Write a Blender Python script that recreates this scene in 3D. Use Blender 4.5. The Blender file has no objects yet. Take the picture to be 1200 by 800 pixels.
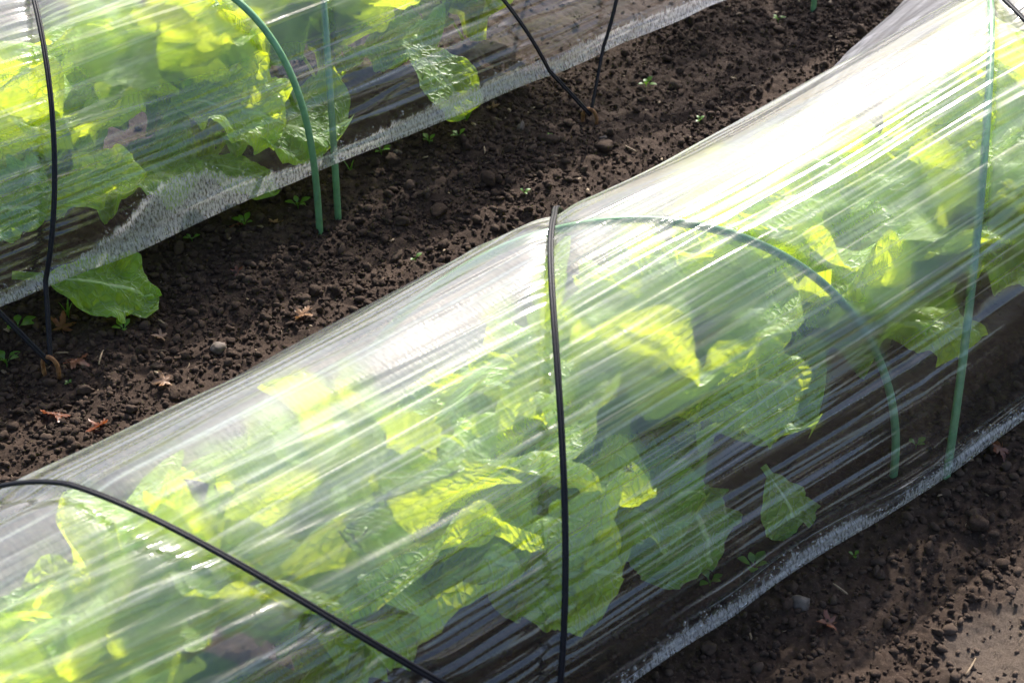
import bpy, math, random
import numpy as np
from mathutils import Matrix, Vector

random.seed(7)
RNG = np.random.default_rng(11)
R = math.radians
SC = bpy.context.scene
COL = SC.collection

# ------------------------------------------------------------------ frame
# X runs along the tunnels, Y across them (away from the photographer), Z up; metres
PITCH = R(35.0)
YAW = R(48.099 - 90.0)
CAM_H = 1.4075

# ------------------------------------------------------------------ noise
def _hash(ix, iy, iz, seed):
    n = (ix.astype(np.int64) * 374761393 + iy.astype(np.int64) * 668265263 + iz.astype(np.int64) * 2147483647 + seed * 1274126177) & 0xFFFFFFFF
    n = ((n ^ (n >> 13)) * 1274126177) & 0xFFFFFFFF
    n = ((n ^ (n >> 16)) * 2246822519) & 0xFFFFFFFF
    return ((n ^ (n >> 15)) & 0xFFFFFF) / float(0xFFFFFF)

def vnoise(x, y, z=None, seed=0):
    x = np.asarray(x, float); y = np.asarray(y, float)
    z = np.zeros_like(x) if z is None else np.asarray(z, float)
    x0 = np.floor(x); y0 = np.floor(y); z0 = np.floor(z)
    fx = x - x0; fy = y - y0; fz = z - z0
    fx = fx * fx * (3 - 2 * fx); fy = fy * fy * (3 - 2 * fy); fz = fz * fz * (3 - 2 * fz)
    r = 0
    for dx in (0, 1):
        for dy in (0, 1):
            for dz in (0, 1):
                w = (fx if dx else 1 - fx) * (fy if dy else 1 - fy) * (fz if dz else 1 - fz)
                r = r + w * _hash(x0 + dx, y0 + dy, z0 + dz, seed)
    return r * 2 - 1

def vnoise2(x, y, seed=0):
    x = np.asarray(x, float); y = np.asarray(y, float)
    x0 = np.floor(x); y0 = np.floor(y)
    fx = x - x0; fy = y - y0
    fx = fx * fx * (3 - 2 * fx); fy = fy * fy * (3 - 2 * fy)
    zz = np.zeros_like(x0)
    a = _hash(x0, y0, zz, seed); b = _hash(x0 + 1, y0, zz, seed)
    c = _hash(x0, y0 + 1, zz, seed); d = _hash(x0 + 1, y0 + 1, zz, seed)
    return ((a * (1 - fx) + b * fx) * (1 - fy) + (c * (1 - fx) + d * fx) * fy) * 2 - 1

def fbm2(x, y, octaves, seed=0, gain=.5):
    r = 0; amp = 1
    for o in range(octaves):
        r = r + amp * vnoise2(x * 2 ** o + 13.7 * o, y * 2 ** o - 7.1 * o, seed + o)
        amp *= gain
    return r

def worley(x, y, seed=0):
    """rounded lumps: 1 at each cell point, 0 in the gaps"""
    ix = np.floor(x); iy = np.floor(y); z0 = np.zeros_like(ix); best = np.full(x.shape, 9.)
    for dx in (-1, 0, 1):
        for dy in (-1, 0, 1):
            cx = ix + dx; cy = iy + dy
            px = cx + _hash(cx, cy, z0, seed); py = cy + _hash(cx, cy, z0, seed + 1)
            sz = .55 + .9 * _hash(cx, cy, z0, seed + 2)
            best = np.minimum(best, ((x - px) ** 2 + (y - py) ** 2) / sz)
    return np.sqrt(np.clip(1 - best * 1.15, 0, 1))

def smooth(e0, e1, x):
    t = np.clip((x - e0) / (e1 - e0), 0, 1)
    return t * t * (3 - 2 * t)

# ------------------------------------------------------------------ object helpers
def mesh_np(name, verts, quads=None, tris=None, smooth_=True):
    me = bpy.data.meshes.new(name)
    verts = np.asarray(verts, np.float32)
    loops = []; starts = []; n = 0
    if quads is not None and len(quads):
        q = np.asarray(quads, np.int32); loops.append(q.ravel()); starts.append(np.arange(len(q)) * 4); n = len(q) * 4
    if tris is not None and len(tris):
        t = np.asarray(tris, np.int32); loops.append(t.ravel()); starts.append(n + np.arange(len(t)) * 3)
    loops = np.concatenate(loops).astype(np.int32); starts = np.concatenate(starts).astype(np.int32)
    me.vertices.add(len(verts)); me.vertices.foreach_set('co', verts.ravel())
    me.loops.add(len(loops)); me.loops.foreach_set('vertex_index', loops)
    me.polygons.add(len(starts)); me.polygons.foreach_set('loop_start', starts)
    me.polygons.foreach_set('use_smooth', np.full(len(starts), smooth_, dtype=bool))
    me.update(calc_edges=True); me.validate()
    return me

def attr(me, name, vals):
    a = me.attributes.new(name, 'FLOAT', 'POINT')
    a.data.foreach_set('value', np.asarray(vals, np.float32).ravel())

def uvs(me, uv):
    l = me.uv_layers.new(name='UVMap')
    idx = np.empty(len(me.loops), np.int32); me.loops.foreach_get('vertex_index', idx)
    l.data.foreach_set('uv', np.asarray(uv, np.float32)[idx].ravel())

def link(name, me, mat, parent=None):
    o = bpy.data.objects.new(name, me); COL.objects.link(o)
    if mat is not None: me.materials.append(mat)
    if parent is not None: o.parent = parent
    return o

def tag(o, label=None, cat=None, group=None, kind=None):
    if label: o['label'] = label
    if cat: o['category'] = cat
    if group: o['group'] = group
    if kind: o['kind'] = kind
    return o

def empty(name, loc):
    o = bpy.data.objects.new(name, None); o.location = loc; o.empty_display_size = .05
    COL.objects.link(o); return o

def grid_quads(nu, nv):
    i = np.arange(nu - 1)[:, None]; j = np.arange(nv - 1)[None, :]
    a = i * nv + j
    return np.stack([a, a + nv, a + nv + 1, a + 1], -1).reshape(-1, 4)

def tube_np(pts, rad, seg=10, caps=True):
    pts = np.asarray(pts, float); n = len(pts)
    rad = np.broadcast_to(np.asarray(rad, float), (n,))
    T = np.gradient(pts, axis=0); T /= np.linalg.norm(T, axis=1)[:, None]
    up = np.array([0, 0, 1.]) if abs(T[0][2]) < .9 else np.array([1., 0, 0])
    N = np.cross(T[0], up); N /= np.linalg.norm(N)
    V = []
    for k in range(n):
        N = N - T[k] * (N @ T[k]); N /= np.linalg.norm(N)
        B = np.cross(T[k], N)
        a = np.linspace(0, 2 * np.pi, seg, endpoint=False)
        V.append(pts[k] + rad[k] * (np.cos(a)[:, None] * N + np.sin(a)[:, None] * B))
    V = np.concatenate(V)
    i = np.arange(n - 1)[:, None] * seg; j = np.arange(seg)[None, :]; j2 = (j + 1) % seg
    Q = np.stack([i + j, i + j2, i + seg + j2, i + seg + j], -1).reshape(-1, 4)
    tr = []
    if caps:
        V = np.concatenate([V, pts[:1], pts[-1:]]); c0 = n * seg; c1 = c0 + 1
        for k in range(seg):
            tr.append((c0, (k + 1) % seg, k)); tr.append((c1, (n - 1) * seg + k, (n - 1) * seg + (k + 1) % seg))
    return V, Q, np.array(tr)

# ------------------------------------------------------------------ materials
class NT:
    def __init__(s, name):
        s.m = bpy.data.materials.new(name); s.m.use_nodes = True
        s.t = s.m.node_tree; s.t.nodes.clear()
        s.out = s.t.nodes.new('ShaderNodeOutputMaterial')
    def n(s, typ, ins=None, **kw):
        nd = s.t.nodes.new(typ)
        for k, v in kw.items(): setattr(nd, k, v)
        for k, v in (ins or {}).items():
            sk = nd.inputs[k]
            if isinstance(v, bpy.types.NodeSocket): s.t.links.new(v, sk)
            else: sk.default_value = v
        return nd
    def math(s, op, a, b=None, c=None, clamp=False):
        d = {0: a}
        if b is not None: d[1] = b
        if c is not None: d[2] = c
        return s.n('ShaderNodeMath', d, operation=op, use_clamp=clamp).outputs[0]
    def mixc(s, f, a, b, blend='MIX'):
        nd = s.n('ShaderNodeMix', data_type='RGBA', blend_type=blend)
        for sk, v in ((nd.inputs[0], f), (nd.inputs[6], a), (nd.inputs[7], b)):
            if isinstance(v, bpy.types.NodeSocket): s.t.links.new(v, sk)
            else: sk.default_value = v if not isinstance(v, tuple) else (*v, 1)[:4]
        return nd.outputs[2]
    def ramp(s, f, stops):
        nd = s.n('ShaderNodeValToRGB', {0: f}); cr = nd.color_ramp
        while len(cr.elements) < len(stops): cr.elements.new(.5)
        for e, (p, c) in zip(cr.elements, stops):
            e.position = p; e.color = (*c, 1) if isinstance(c, tuple) else (c, c, c, 1)
        return nd.outputs[0]
    def mr(s, v, a, b, c=0., d=1., smooth=True):
        return s.n('ShaderNodeMapRange', {0: v, 1: a, 2: b, 3: c, 4: d}, interpolation_type='SMOOTHSTEP' if smooth else 'LINEAR').outputs[0]
    def noise(s, vec, scale, detail=3., rough=.5, dist=0.):
        return s.n('ShaderNodeTexNoise', {'Vector': vec, 'Scale': scale, 'Detail': detail, 'Roughness': rough, 'Distortion': dist}).outputs[0]
    def mixs(s, f, a, b):
        return s.n('ShaderNodeMixShader', {0: f, 1: a, 2: b}).outputs[0]
    def scl(s, vec, sx, sy, sz=1.):
        return s.n('ShaderNodeVectorMath', {0: vec, 1: (sx, sy, sz)}, operation='MULTIPLY').outputs[0]
    def end(s, sh):
        s.t.links.new(sh, s.out.inputs[0]); return s.m

def mat_soil(name, clod=False):
    t = NT(name)
    pos = t.n('ShaderNodeNewGeometry').outputs['Position']
    big = t.noise(pos, 9., 3.)
    med = t.noise(pos, 70., 4., .6)
    fine = t.noise(pos, 420., 3., .6)
    c = t.ramp(med, [(.3, (.035, .021, .014)), (.55, (.060, .037, .025)), (.78, (.098, .064, .046))])
    c = t.mixc(t.mr(big, .36, .62), c, t.mixc(.62, c, (.032, .018, .012)))
    c = t.mixc(t.mr(fine, .58, .76, 0, .6), c, (.19, .14, .105))
    c = t.mixc(t.mr(fine, .42, .26, 0, .6), c, (.02, .012, .009))
    if clod:
        rnd = t.n('ShaderNodeAttribute', attribute_name='tone').outputs['Fac']
        c = t.mixc(t.mr(rnd, 0., 1., 0., .6), c, (.098, .066, .048))
        paleness = t.n('ShaderNodeAttribute', attribute_name='paleness').outputs['Fac']
        c = t.mixc(t.math('MULTIPLY', paleness, .8), c, (.15, .105, .078))
    else:
        paleness = t.n('ShaderNodeAttribute', attribute_name='paleness').outputs['Fac']
        c = t.mixc(paleness, c, t.ramp(fine, [(.3, (.07, .049, .037)), (.7, (.14, .105, .08))]))
    h = t.math('ADD', t.math('MULTIPLY', fine, .6), t.noise(pos, 1300., 2.))
    b = t.n('ShaderNodeBump', {'Strength': .9, 'Distance': .0016, 'Height': h}).outputs[0]
    p = t.n('ShaderNodeBsdfPrincipled', {'Base Color': c, 'Roughness': .9, 'Normal': b, 'Specular IOR Level': .25})
    return t.end(p.outputs[0])

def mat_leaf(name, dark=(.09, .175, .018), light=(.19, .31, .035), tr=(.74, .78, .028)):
    t = NT(name)
    uv = t.n('ShaderNodeUVMap').outputs[0]
    lt = t.n('ShaderNodeAttribute', attribute_name='lt').outputs['Fac']
    ls = t.n('ShaderNodeAttribute', attribute_name='ls').outputs['Fac']
    rnd = t.n('ShaderNodeObjectInfo').outputs['Random']
    alt = t.math('ABSOLUTE', lt)
    wob = t.math('MULTIPLY', t.math('SUBTRACT', t.noise(uv, 28., 2.), .5), .16)
    sgn = t.math('MULTIPLY', t.math('SIGN', lt), .055)
    side = t.math('PINGPONG', t.math('ADD', t.math('ADD', t.math('SUBTRACT', ls, t.math('MULTIPLY', t.math('POWER', alt, .8), .24)), wob), sgn), .055)
    sidev = t.math('MULTIPLY', t.mr(side, .0, .009, 1., 0.), t.mr(alt, .75, 1., 1., .25))
    mid = t.mr(alt, .022, .075, 1., 0.)
    vor = t.n('ShaderNodeTexVoronoi', {'Vector': t.n('ShaderNodeVectorMath', {0: uv, 1: t.n('ShaderNodeVectorMath', {0: t.n('ShaderNodeTexNoise', {'Vector': uv, 'Scale': 60.}).outputs[1], 1: (.006, .006, 0)}, operation='MULTIPLY').outputs[0]}, operation='ADD').outputs[0], 'Scale': 105.}, feature='DISTANCE_TO_EDGE').outputs[0]
    net = t.mr(vor, .0, .09, 1., 0.)
    vein = t.math('MAXIMUM', t.math('MAXIMUM', mid, t.math('MULTIPLY', sidev, .85)), t.math('MULTIPLY', net, .45))
    blot = t.noise(uv, 22., 4., .6)
    c = t.mixc(t.mr(blot, .3, .7), (*dark,), (*light,))
    c = t.mixc(t.math('MULTIPLY', rnd, .5), c, (.15, .26, .03))
    c = t.mixc(t.math('MULTIPLY', vein, .6), c, (.22, .34, .10))
    c = t.mixc(t.math('MULTIPLY', mid, t.mr(ls, .1, .8, .9, .3)), c, (.42, .52, .26))
    tc = t.mixc(t.mr(blot, .3, .75), tr, (tr[0] * .78, tr[1] * .85, tr[2]))
    tc = t.mixc(t.math('MULTIPLY', vein, .5), tc, (.20, .36, .015))
    tc = t.mixc(t.math('MULTIPLY', rnd, .45), tc, (.62, .72, .02))
    puff = t.math('SUBTRACT', t.math('MULTIPLY', t.mr(vor, 0., .45), .5), t.math('MULTIPLY', vein, .9))
    b = t.n('ShaderNodeBump', {'Strength': .75, 'Distance': .0045, 'Height': puff}).outputs[0]
    dif = t.n('ShaderNodeBsdfDiffuse', {'Color': c, 'Normal': b}).outputs[0]
    trn = t.n('ShaderNodeBsdfTranslucent', {'Color': tc, 'Normal': b}).outputs[0]
    s = t.n('ShaderNodeAddShader', {0: dif, 1: trn}).outputs[0]
    fac = t.n('ShaderNodeLayerWeight', {'Blend': .5, 'Normal': b}).outputs['Facing']
    f = t.math('MULTIPLY_ADD', t.math('POWER', fac, 4.), .30, .02)
    gl = t.n('ShaderNodeBsdfGlossy', {'Color': (1, 1, 1, 1), 'Roughness': .52, 'Normal': b}).outputs[0]
    return t.end(t.mixs(f, s, gl))

def mat_film(name):
    t = NT(name)
    uv = t.n('ShaderNodeUVMap').outputs[0]
    haze = t.n('ShaderNodeAttribute', attribute_name='haze').outputs['Fac']    # condensation, plus crest glare and crease reflections painted as haze
    hemh = t.n('ShaderNodeAttribute', attribute_name='hem').outputs['Fac']     # height of the wet hem band, m
    dist = t.n('ShaderNodeAttribute', attribute_name='edge').outputs['Fac']    # distance from the lower edge, m
    # wet, whitish band along the lower edge with a ragged, dripping top
    rag = t.math('MULTIPLY', t.math('SUBTRACT', t.noise(t.scl(uv, 90., 7.), 1., 4., .74), .45), .034)
    hemm = t.mr(t.math('SUBTRACT', dist, t.math('ADD', hemh, rag)), -.006, .002, 1., 0.)
    drip = t.mr(t.noise(t.scl(uv, 360., 120.), 1., 4., .7), .38, .60)
    hem = t.math('MULTIPLY', hemm, t.math('MULTIPLY_ADD', drip, .80, .24))
    h1 = t.noise(t.scl(uv, 300., 70.), 1., 2., .6)
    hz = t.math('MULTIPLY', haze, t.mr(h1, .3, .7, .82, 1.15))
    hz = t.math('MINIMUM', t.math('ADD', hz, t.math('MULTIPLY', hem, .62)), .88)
    hh = t.math('ADD', h1, t.math('MULTIPLY', t.math('MULTIPLY', drip, hemm), 1.6))
    b = t.n('ShaderNodeBump', {'Strength': .35, 'Distance': .0009, 'Height': hh}).outputs[0]
    fac = t.n('ShaderNodeLayerWeight', {'Blend': .5}).outputs['Facing']
    F = t.math('MULTIPLY_ADD', t.math('POWER', fac, 4.0), .58, .085, clamp=True)
    F = t.math('MULTIPLY', F, t.math('MULTIPLY_ADD', t.n('ShaderNodeAttribute', attribute_name='touch').outputs['Fac'], -.6, 1.))   # wetted against the hoops
    clear = t.n('ShaderNodeBsdfTransparent', {'Color': (.975, .98, .98, 1)}).outputs[0]
    tl = t.n('ShaderNodeBsdfTranslucent', {'Color': (.93, .91, .98, 1)}).outputs[0]
    df = t.n('ShaderNodeBsdfDiffuse', {'Color': (.87, .86, .93, 1)}).outputs[0]
    fog = t.n('ShaderNodeAttribute', attribute_name='fog').outputs['Fac']      # fine mist that blurs what lies behind
    mist = t.n('ShaderNodeBsdfRefraction', {'Color': (.985, .985, .985, 1), 'Roughness': .48, 'IOR': 1.085}).outputs[0]
    clear = t.mixs(fog, clear, mist)
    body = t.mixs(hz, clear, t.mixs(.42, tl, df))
    g1 = t.n('ShaderNodeBsdfGlossy', {'Color': (.86, .86, .88, 1), 'Roughness': .09, 'Normal': b}).outputs[0]
    g2 = t.n('ShaderNodeBsdfGlossy', {'Color': (1, 1, 1, 1), 'Roughness': .36, 'Normal': b}).outputs[0]
    return t.end(t.mixs(F, body, t.mixs(.12, g1, g2)))

def mat_plain(name, c1, c2, rough=.5, scale=60., bump=.2, dist=.0006, stretch=(1, 1, 1), metal=0., spec=.5):
    t = NT(name)
    pos = t.n('ShaderNodeTexCoord').outputs['Object']
    n = t.noise(t.scl(pos, *stretch), scale, 4., .6)
    c = t.mixc(t.mr(n, .3, .7), c1, c2)
    b = t.n('ShaderNodeBump', {'Strength': bump, 'Distance': dist, 'Height': t.noise(pos, scale * 5, 3.)}).outputs[0]
    p = t.n('ShaderNodeBsdfPrincipled', {'Base Color': c, 'Roughness': rough, 'Normal': b, 'Metallic': metal, 'Specular IOR Level': spec})
    return t.end(p.outputs[0])

def mat_thin(name, c1, c2, trans, scale=120.):
    t = NT(name)
    pos = t.n('ShaderNodeTexCoord').outputs['Object']
    n = t.noise(pos, scale, 3.)
    c = t.mixc(t.mr(n, .3, .7), c1, c2)
    d = t.n('ShaderNodeBsdfDiffuse', {'Color': c}).outputs[0]
    tr = t.n('ShaderNodeBsdfTranslucent', {'Color': (*trans, 1)}).outputs[0]
    a = t.n('ShaderNodeAddShader', {0: d, 1: tr}).outputs[0]
    g = t.n('ShaderNodeBsdfGlossy', {'Roughness': .4}).outputs[0]
    return t.end(t.mixs(.05, a, g))

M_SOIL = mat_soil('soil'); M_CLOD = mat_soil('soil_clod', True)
M_LEAF = mat_leaf('lettuce_leaf')
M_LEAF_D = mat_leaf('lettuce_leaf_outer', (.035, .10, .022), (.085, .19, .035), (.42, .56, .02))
M_FILM = mat_film('polythene_film')
M_HOOP = mat_plain('green_hoop_plastic', (.115, .255, .115), (.16, .335, .165), .38, 90., .25)
M_CORD = mat_plain('black_cord', (.006, .006, .009), (.014, .014, .019), .55, 300., .4, spec=.22)
M_PEG = mat_plain('rusty_steel', (.16, .065, .022), (.36, .19, .075), .7, 160., .5, metal=.2)
M_DROP = None

# ------------------------------------------------------------------ film shapes
class Tunnel:
    def __init__(s, w0, b, hf, z0, hem_f, sag_u, flare=None):
        s.w0, s.b, s.hf, s.z0, s.hem_f, s.sag_u, s.flare = w0, b, hf, z0, hem_f, sag_u, flare
    def H(s, u): return s.hf(np.asarray(u, float))
    def surf(s, u, th):
        u = np.asarray(u, float); th = np.asarray(th, float)
        u, th = np.broadcast_arrays(u, th)
        H = s.H(u)
        b = s.b; far = np.zeros_like(u)
        if s.flare is not None:
            far = s.flare(u) * smooth(2.2, 3.2, th) ** 1.5
        w = s.w0 + b - b * np.cos(th) + far
        z = s.z0 + (H - s.z0) * np.sin(th)
        return np.stack([u, w, z], -1)
    def normal(s, u, th):
        e = 1e-3
        a = s.surf(u, np.asarray(th) + e) - s.surf(u, np.asarray(th) - e)
        bb = s.surf(np.asarray(u) + e, th) - s.surf(np.asarray(u) - e, th)
        n = np.cross(a, bb); n /= np.linalg.norm(n, axis=-1)[..., None]
        # outward: away from the tunnel axis
        c = s.surf(u, th) - np.stack(np.broadcast_arrays(np.asarray(u, float), s.w0 + s.b, 0.), -1)
        sg = np.sign((n * c).sum(-1)); return n * sg[..., None]
    def apex_v(s, v, th): return float(np.interp(np.pi / 2, th, v))
    def push_in(s, P, k=.955):
        """keep points inside the film: leaves press against it"""
        P = P.copy()
        H = s.H(P[:, 0]); dw = (P[:, 1] - s.w0 - s.b) / s.b; dz = np.maximum(P[:, 2], 0) / H
        rho = np.sqrt(dw ** 2 + dz ** 2)
        lim = k
        # soft limit
        r2 = np.where(rho > lim - .12, lim - .12 + .12 * np.tanh((rho - lim + .12) / .12), rho)
        f = r2 / np.maximum(rho, 1e-6)
        P[:, 1] = s.w0 + s.b + (P[:, 1] - s.w0 - s.b) * f
        P[:, 2] = np.where(P[:, 2] > 0, P[:, 2] * f, P[:, 2])
        return P

FRONT = Tunnel(.955, .24, lambda u: .345 + (np.clip(u, -.5, 3.5) - .5) * .02 + .022 * smooth(1.3, 1.85, u), .018,
               lambda u: .0145 + .012 * vnoise2(u * 9., u * 0 + 3., 5) + .005 * vnoise2(u * 31., u * 0 + 3., 6) + .012 * smooth(1.05, .8, u) , None,
               flare=lambda u: smooth(1.6, 2.1, u) * np.maximum(0, .298 + .347 * (np.asarray(u) - 2.313)) )
BACK = Tunnel(1.88, .26, lambda u: .36 + 0 * u, .08,
              lambda u: .021 + .008 * vnoise2(u * 8., u * 0 + 9., 8) + .004 * vnoise2(u * 29., u * 0 + 9., 9) + .055 * np.exp(-((u - 1.12) / .09) ** 2), None)

def cord_u(kind, th):
    th = np.asarray(th, float)
    if kind == 'front_upright': return np.where(th < 1.9, .9075 + .0552 * th + .0527 * th ** 2, 1.2026 + .22 * (th - 1.9))
    if kind == 'front_slanting': return np.where(th < 1.7, .913 - .318 * th + .0733 * th ** 2, .584 - .12 * (th - 1.7))
    if kind == 'front_far': return 1.861 + .08 * (th - 1.42) + .18 * np.maximum(0, th - 1.42) ** 2
    if kind == 'back_upright': return .908 + .112 * th
    if kind == 'back_edge': return .845 - .16 * th
    if kind == 'back_left_branch': return 1.764 - .137 * th
    if kind == 'back_right_branch': return 1.862 + .15 * th

FRONT_CORDS = ['front_upright', 'front_slanting', 'front_far']
BACK_CORDS = ['back_upright', 'back_edge', 'back_left_branch', 'back_right_branch']

def build_film(tun, cords, hoops, seed, u_dense, name, ridge_spec):
    rng = np.random.default_rng(seed)
    u = np.concatenate([np.linspace(u_dense[0] - 1.4, u_dense[0], 60)[:-1], np.arange(u_dense[0], u_dense[1], .005), np.linspace(u_dense[1], u_dense[1] + 1.6, 60)])
    nd, nf = 430, 110
    th = np.concatenate([np.linspace(0, 2.25, nd)[:-1], np.linspace(2.25, np.pi, nf)])
    # arc length for v
    dense = tun.surf(1.2, th); seg = np.linalg.norm(np.diff(dense, axis=0), axis=1)
    v = np.concatenate([[0], np.cumsum(seg)])
    nu, nv = len(u), len(v)
    D = np.zeros((nu, nv)); C = np.zeros((nu, nv))
    UU, VV = np.meshgrid(u, v, indexing='ij')
    TT = np.broadcast_to(th[None, :], UU.shape)
    # slow undulation, drawn out along the tunnel
    D += .0035 * fbm2(UU * 3.2, VV * 17., 3, seed) + .0005 * smooth(.02, .25, VV) * fbm2(UU * 3.5, VV * 70., 3, seed + 9)
    # sag between hoops
    hu = np.stack([h0 + (h1 - h0) * (1 - np.cos(TT)) / 2 for h0, h1 in hoops], 0) - UU[None]
    dmin = np.abs(hu).min(0)
    D -= .007 * smooth(.0, .26, dmin)
    D += .0014 * np.exp(-(dmin / .014) ** 2)
    # cords press in
    for c in cords:
        cu = cord_u(c, th)[None, :]
        dd = UU - cu
        D -= .0045 * np.exp(-(dd / .020) ** 2)
        # gathers radiating from the cord
        D += .0015 * np.exp(-np.abs(dd) / .06) * vnoise2(dd * 2.5 + 40 * seed, VV * 190., seed + 31)
    # sharp creases along the tunnel
    for (n, u_rng, v_rng, L_rng, wid, amp, slope, creaseg) in ridge_spec:
        for _ in range(n):
            uc = rng.uniform(*u_rng); vc = rng.uniform(*v_rng); L = rng.uniform(*L_rng)
            wd = rng.uniform(*wid); am = rng.uniform(*amp) * wd * rng.choice([1., 1., 1., -1.]); sl = rng.normal(slope[0], slope[1])
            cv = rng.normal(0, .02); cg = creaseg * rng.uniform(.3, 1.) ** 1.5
            i0, i1 = np.searchsorted(u, [uc - L / 2, uc + L / 2])
            if i1 - i0 < 4: continue
            ur = u[i0:i1]; x = (ur - uc) / (L / 2)
            env = np.clip(1 - x ** 2, 0, 1) ** .6
            vl = vc + sl * (ur - uc) + cv * (ur - uc) ** 2
            j0, j1 = np.searchsorted(v, [vl.min() - 3 * wd, vl.max() + 3 * wd])
            if j1 - j0 < 3: continue
            d = (v[None, j0:j1] - vl[:, None]) / wd
            tri = np.clip(1 - np.abs(d), 0, 1)
            D[i0:i1, j0:j1] += am * env[:, None] * (tri ** .9)
            C[i0:i1, j0:j1] = np.maximum(C[i0:i1, j0:j1], cg * env[:, None] * np.clip(1.15 - np.abs(d + .5) * 2, 0, 1))  # sky reflection on one crease face, painted in as white haze
    D *= .25 + .75 * smooth(0, .02, VV)
    P = tun.surf(UU, TT) + tun.normal(UU, TT) * D[..., None]
    # lower edge wanders a little
    P[..., 2] += (.006 * fbm2(UU * 4., UU * 0 + 1, 3, seed + 3)) * smooth(.12, 0, VV)
    me = mesh_np(name, P.reshape(-1, 3), grid_quads(nu, nv))
    uvs(me, np.stack([UU, VV], -1).reshape(-1, 2))
    # condensation and painted reflection: milky towards the crest, in bands drawn out along the tunnel
    vap = tun.apex_v(v, th)
    band = smooth(-.25, .5, fbm2(UU * 1.6, VV * 60., 4, seed + 51, .6))
    patch = smooth(-.6, .5, fbm2(UU * 4., VV * 6., 3, seed + 57))
    top = smooth(.20, vap - .01, VV) * (1 - .85 * smooth(vap - .01, vap + .12, VV))
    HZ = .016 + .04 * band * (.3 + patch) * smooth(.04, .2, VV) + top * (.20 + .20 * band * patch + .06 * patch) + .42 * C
    TCH = np.exp(-(dmin / .011) ** 4) * smooth(.45, 1.0, TT)
    HZ *= 1 - .75 * TCH            # wiped where the hoops touch
    if tun.flare is not None:
        HZ += .85 * smooth(.02, .2, tun.flare(UU)) * smooth(2.0, 2.7, TT) * (.5 + .7 * band)
    FOG = (.16 + .62 * smooth(-.3, .4, fbm2(UU * 5., VV * 9., 2, seed + 71))) * smooth(.09, .36, VV) * (1.0 if tun.flare is not None else 1.25) * (1 - smooth(vap + .0, vap + .12, VV)) * (1 - .8 * TCH)
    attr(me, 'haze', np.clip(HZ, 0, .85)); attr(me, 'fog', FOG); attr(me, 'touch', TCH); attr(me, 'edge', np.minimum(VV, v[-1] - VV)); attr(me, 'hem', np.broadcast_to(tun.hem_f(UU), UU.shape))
    return me, P, u, v

HOOPS_F = [(1.49, .98), (1.53, 2.15), (2.62, 2.2)]
HOOPS_B = [(1.325, 1.1), (1.366, 1.75), (2.352, 1.8), (2.40, 2.9), (.43, .95), (.38, -.1)]

spec_f = [
    # count, u range, v range, length, width, amp/width, slope, reflection painted as crease haze
    (50, (.75, 1.42), (.03, .24), (.25, .75), (.0022, .0050), (.4, .75), (0, .008), .55),
    (60, (.75, 1.75), (.18, .42), (.3, .8), (.0018, .0042), (.15, .45), (0, .010), 1.0),
    (34, (.4, 2.4), (.002, .034), (.10, .5), (.0018, .004), (.3, .7), (0, .02), 1.1),
    (46, (.3, 1.7), (.30, .60), (.4, 1.2), (.003, .010), (.08, .24), (0, .015), .8),
    (10, (.5, 1.5), (.22, .55), (.7, 1.4), (.0022, .004), (.3, .5), (0, .02), 1.4),
    (60, (.05, .72), (.05, .42), (.2, .6), (.003, .009), (.2, .5), (-.12, .04), .7),
    (40, (1.4, 2.3), (.18, .42), (.2, .6), (.003, .008), (.15, .4), (0, .015), .55),
]
spec_b = [
    (26, (.7, 2.5), (.002, .03), (.06, .3), (.0018, .004), (.3, .7), (0, .03), .9),
    (80, (1.3, 2.3), (.02, .40), (.15, .5), (.0025, .008), (.25, .6), (.03, .05), .55),
    (60, (.6, 1.5), (.10, .45), (.3, .9), (.0022, .006), (.15, .45), (.0, .03), .8),
]
film_f, PF, uF, vF = build_film(FRONT, FRONT_CORDS, HOOPS_F, 3, (.12, 2.75), 'film', spec_f)
film_b, PB, uB, vB = build_film(BACK, BACK_CORDS, HOOPS_B, 4, (.65, 2.75), 'film', spec_b)

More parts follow.
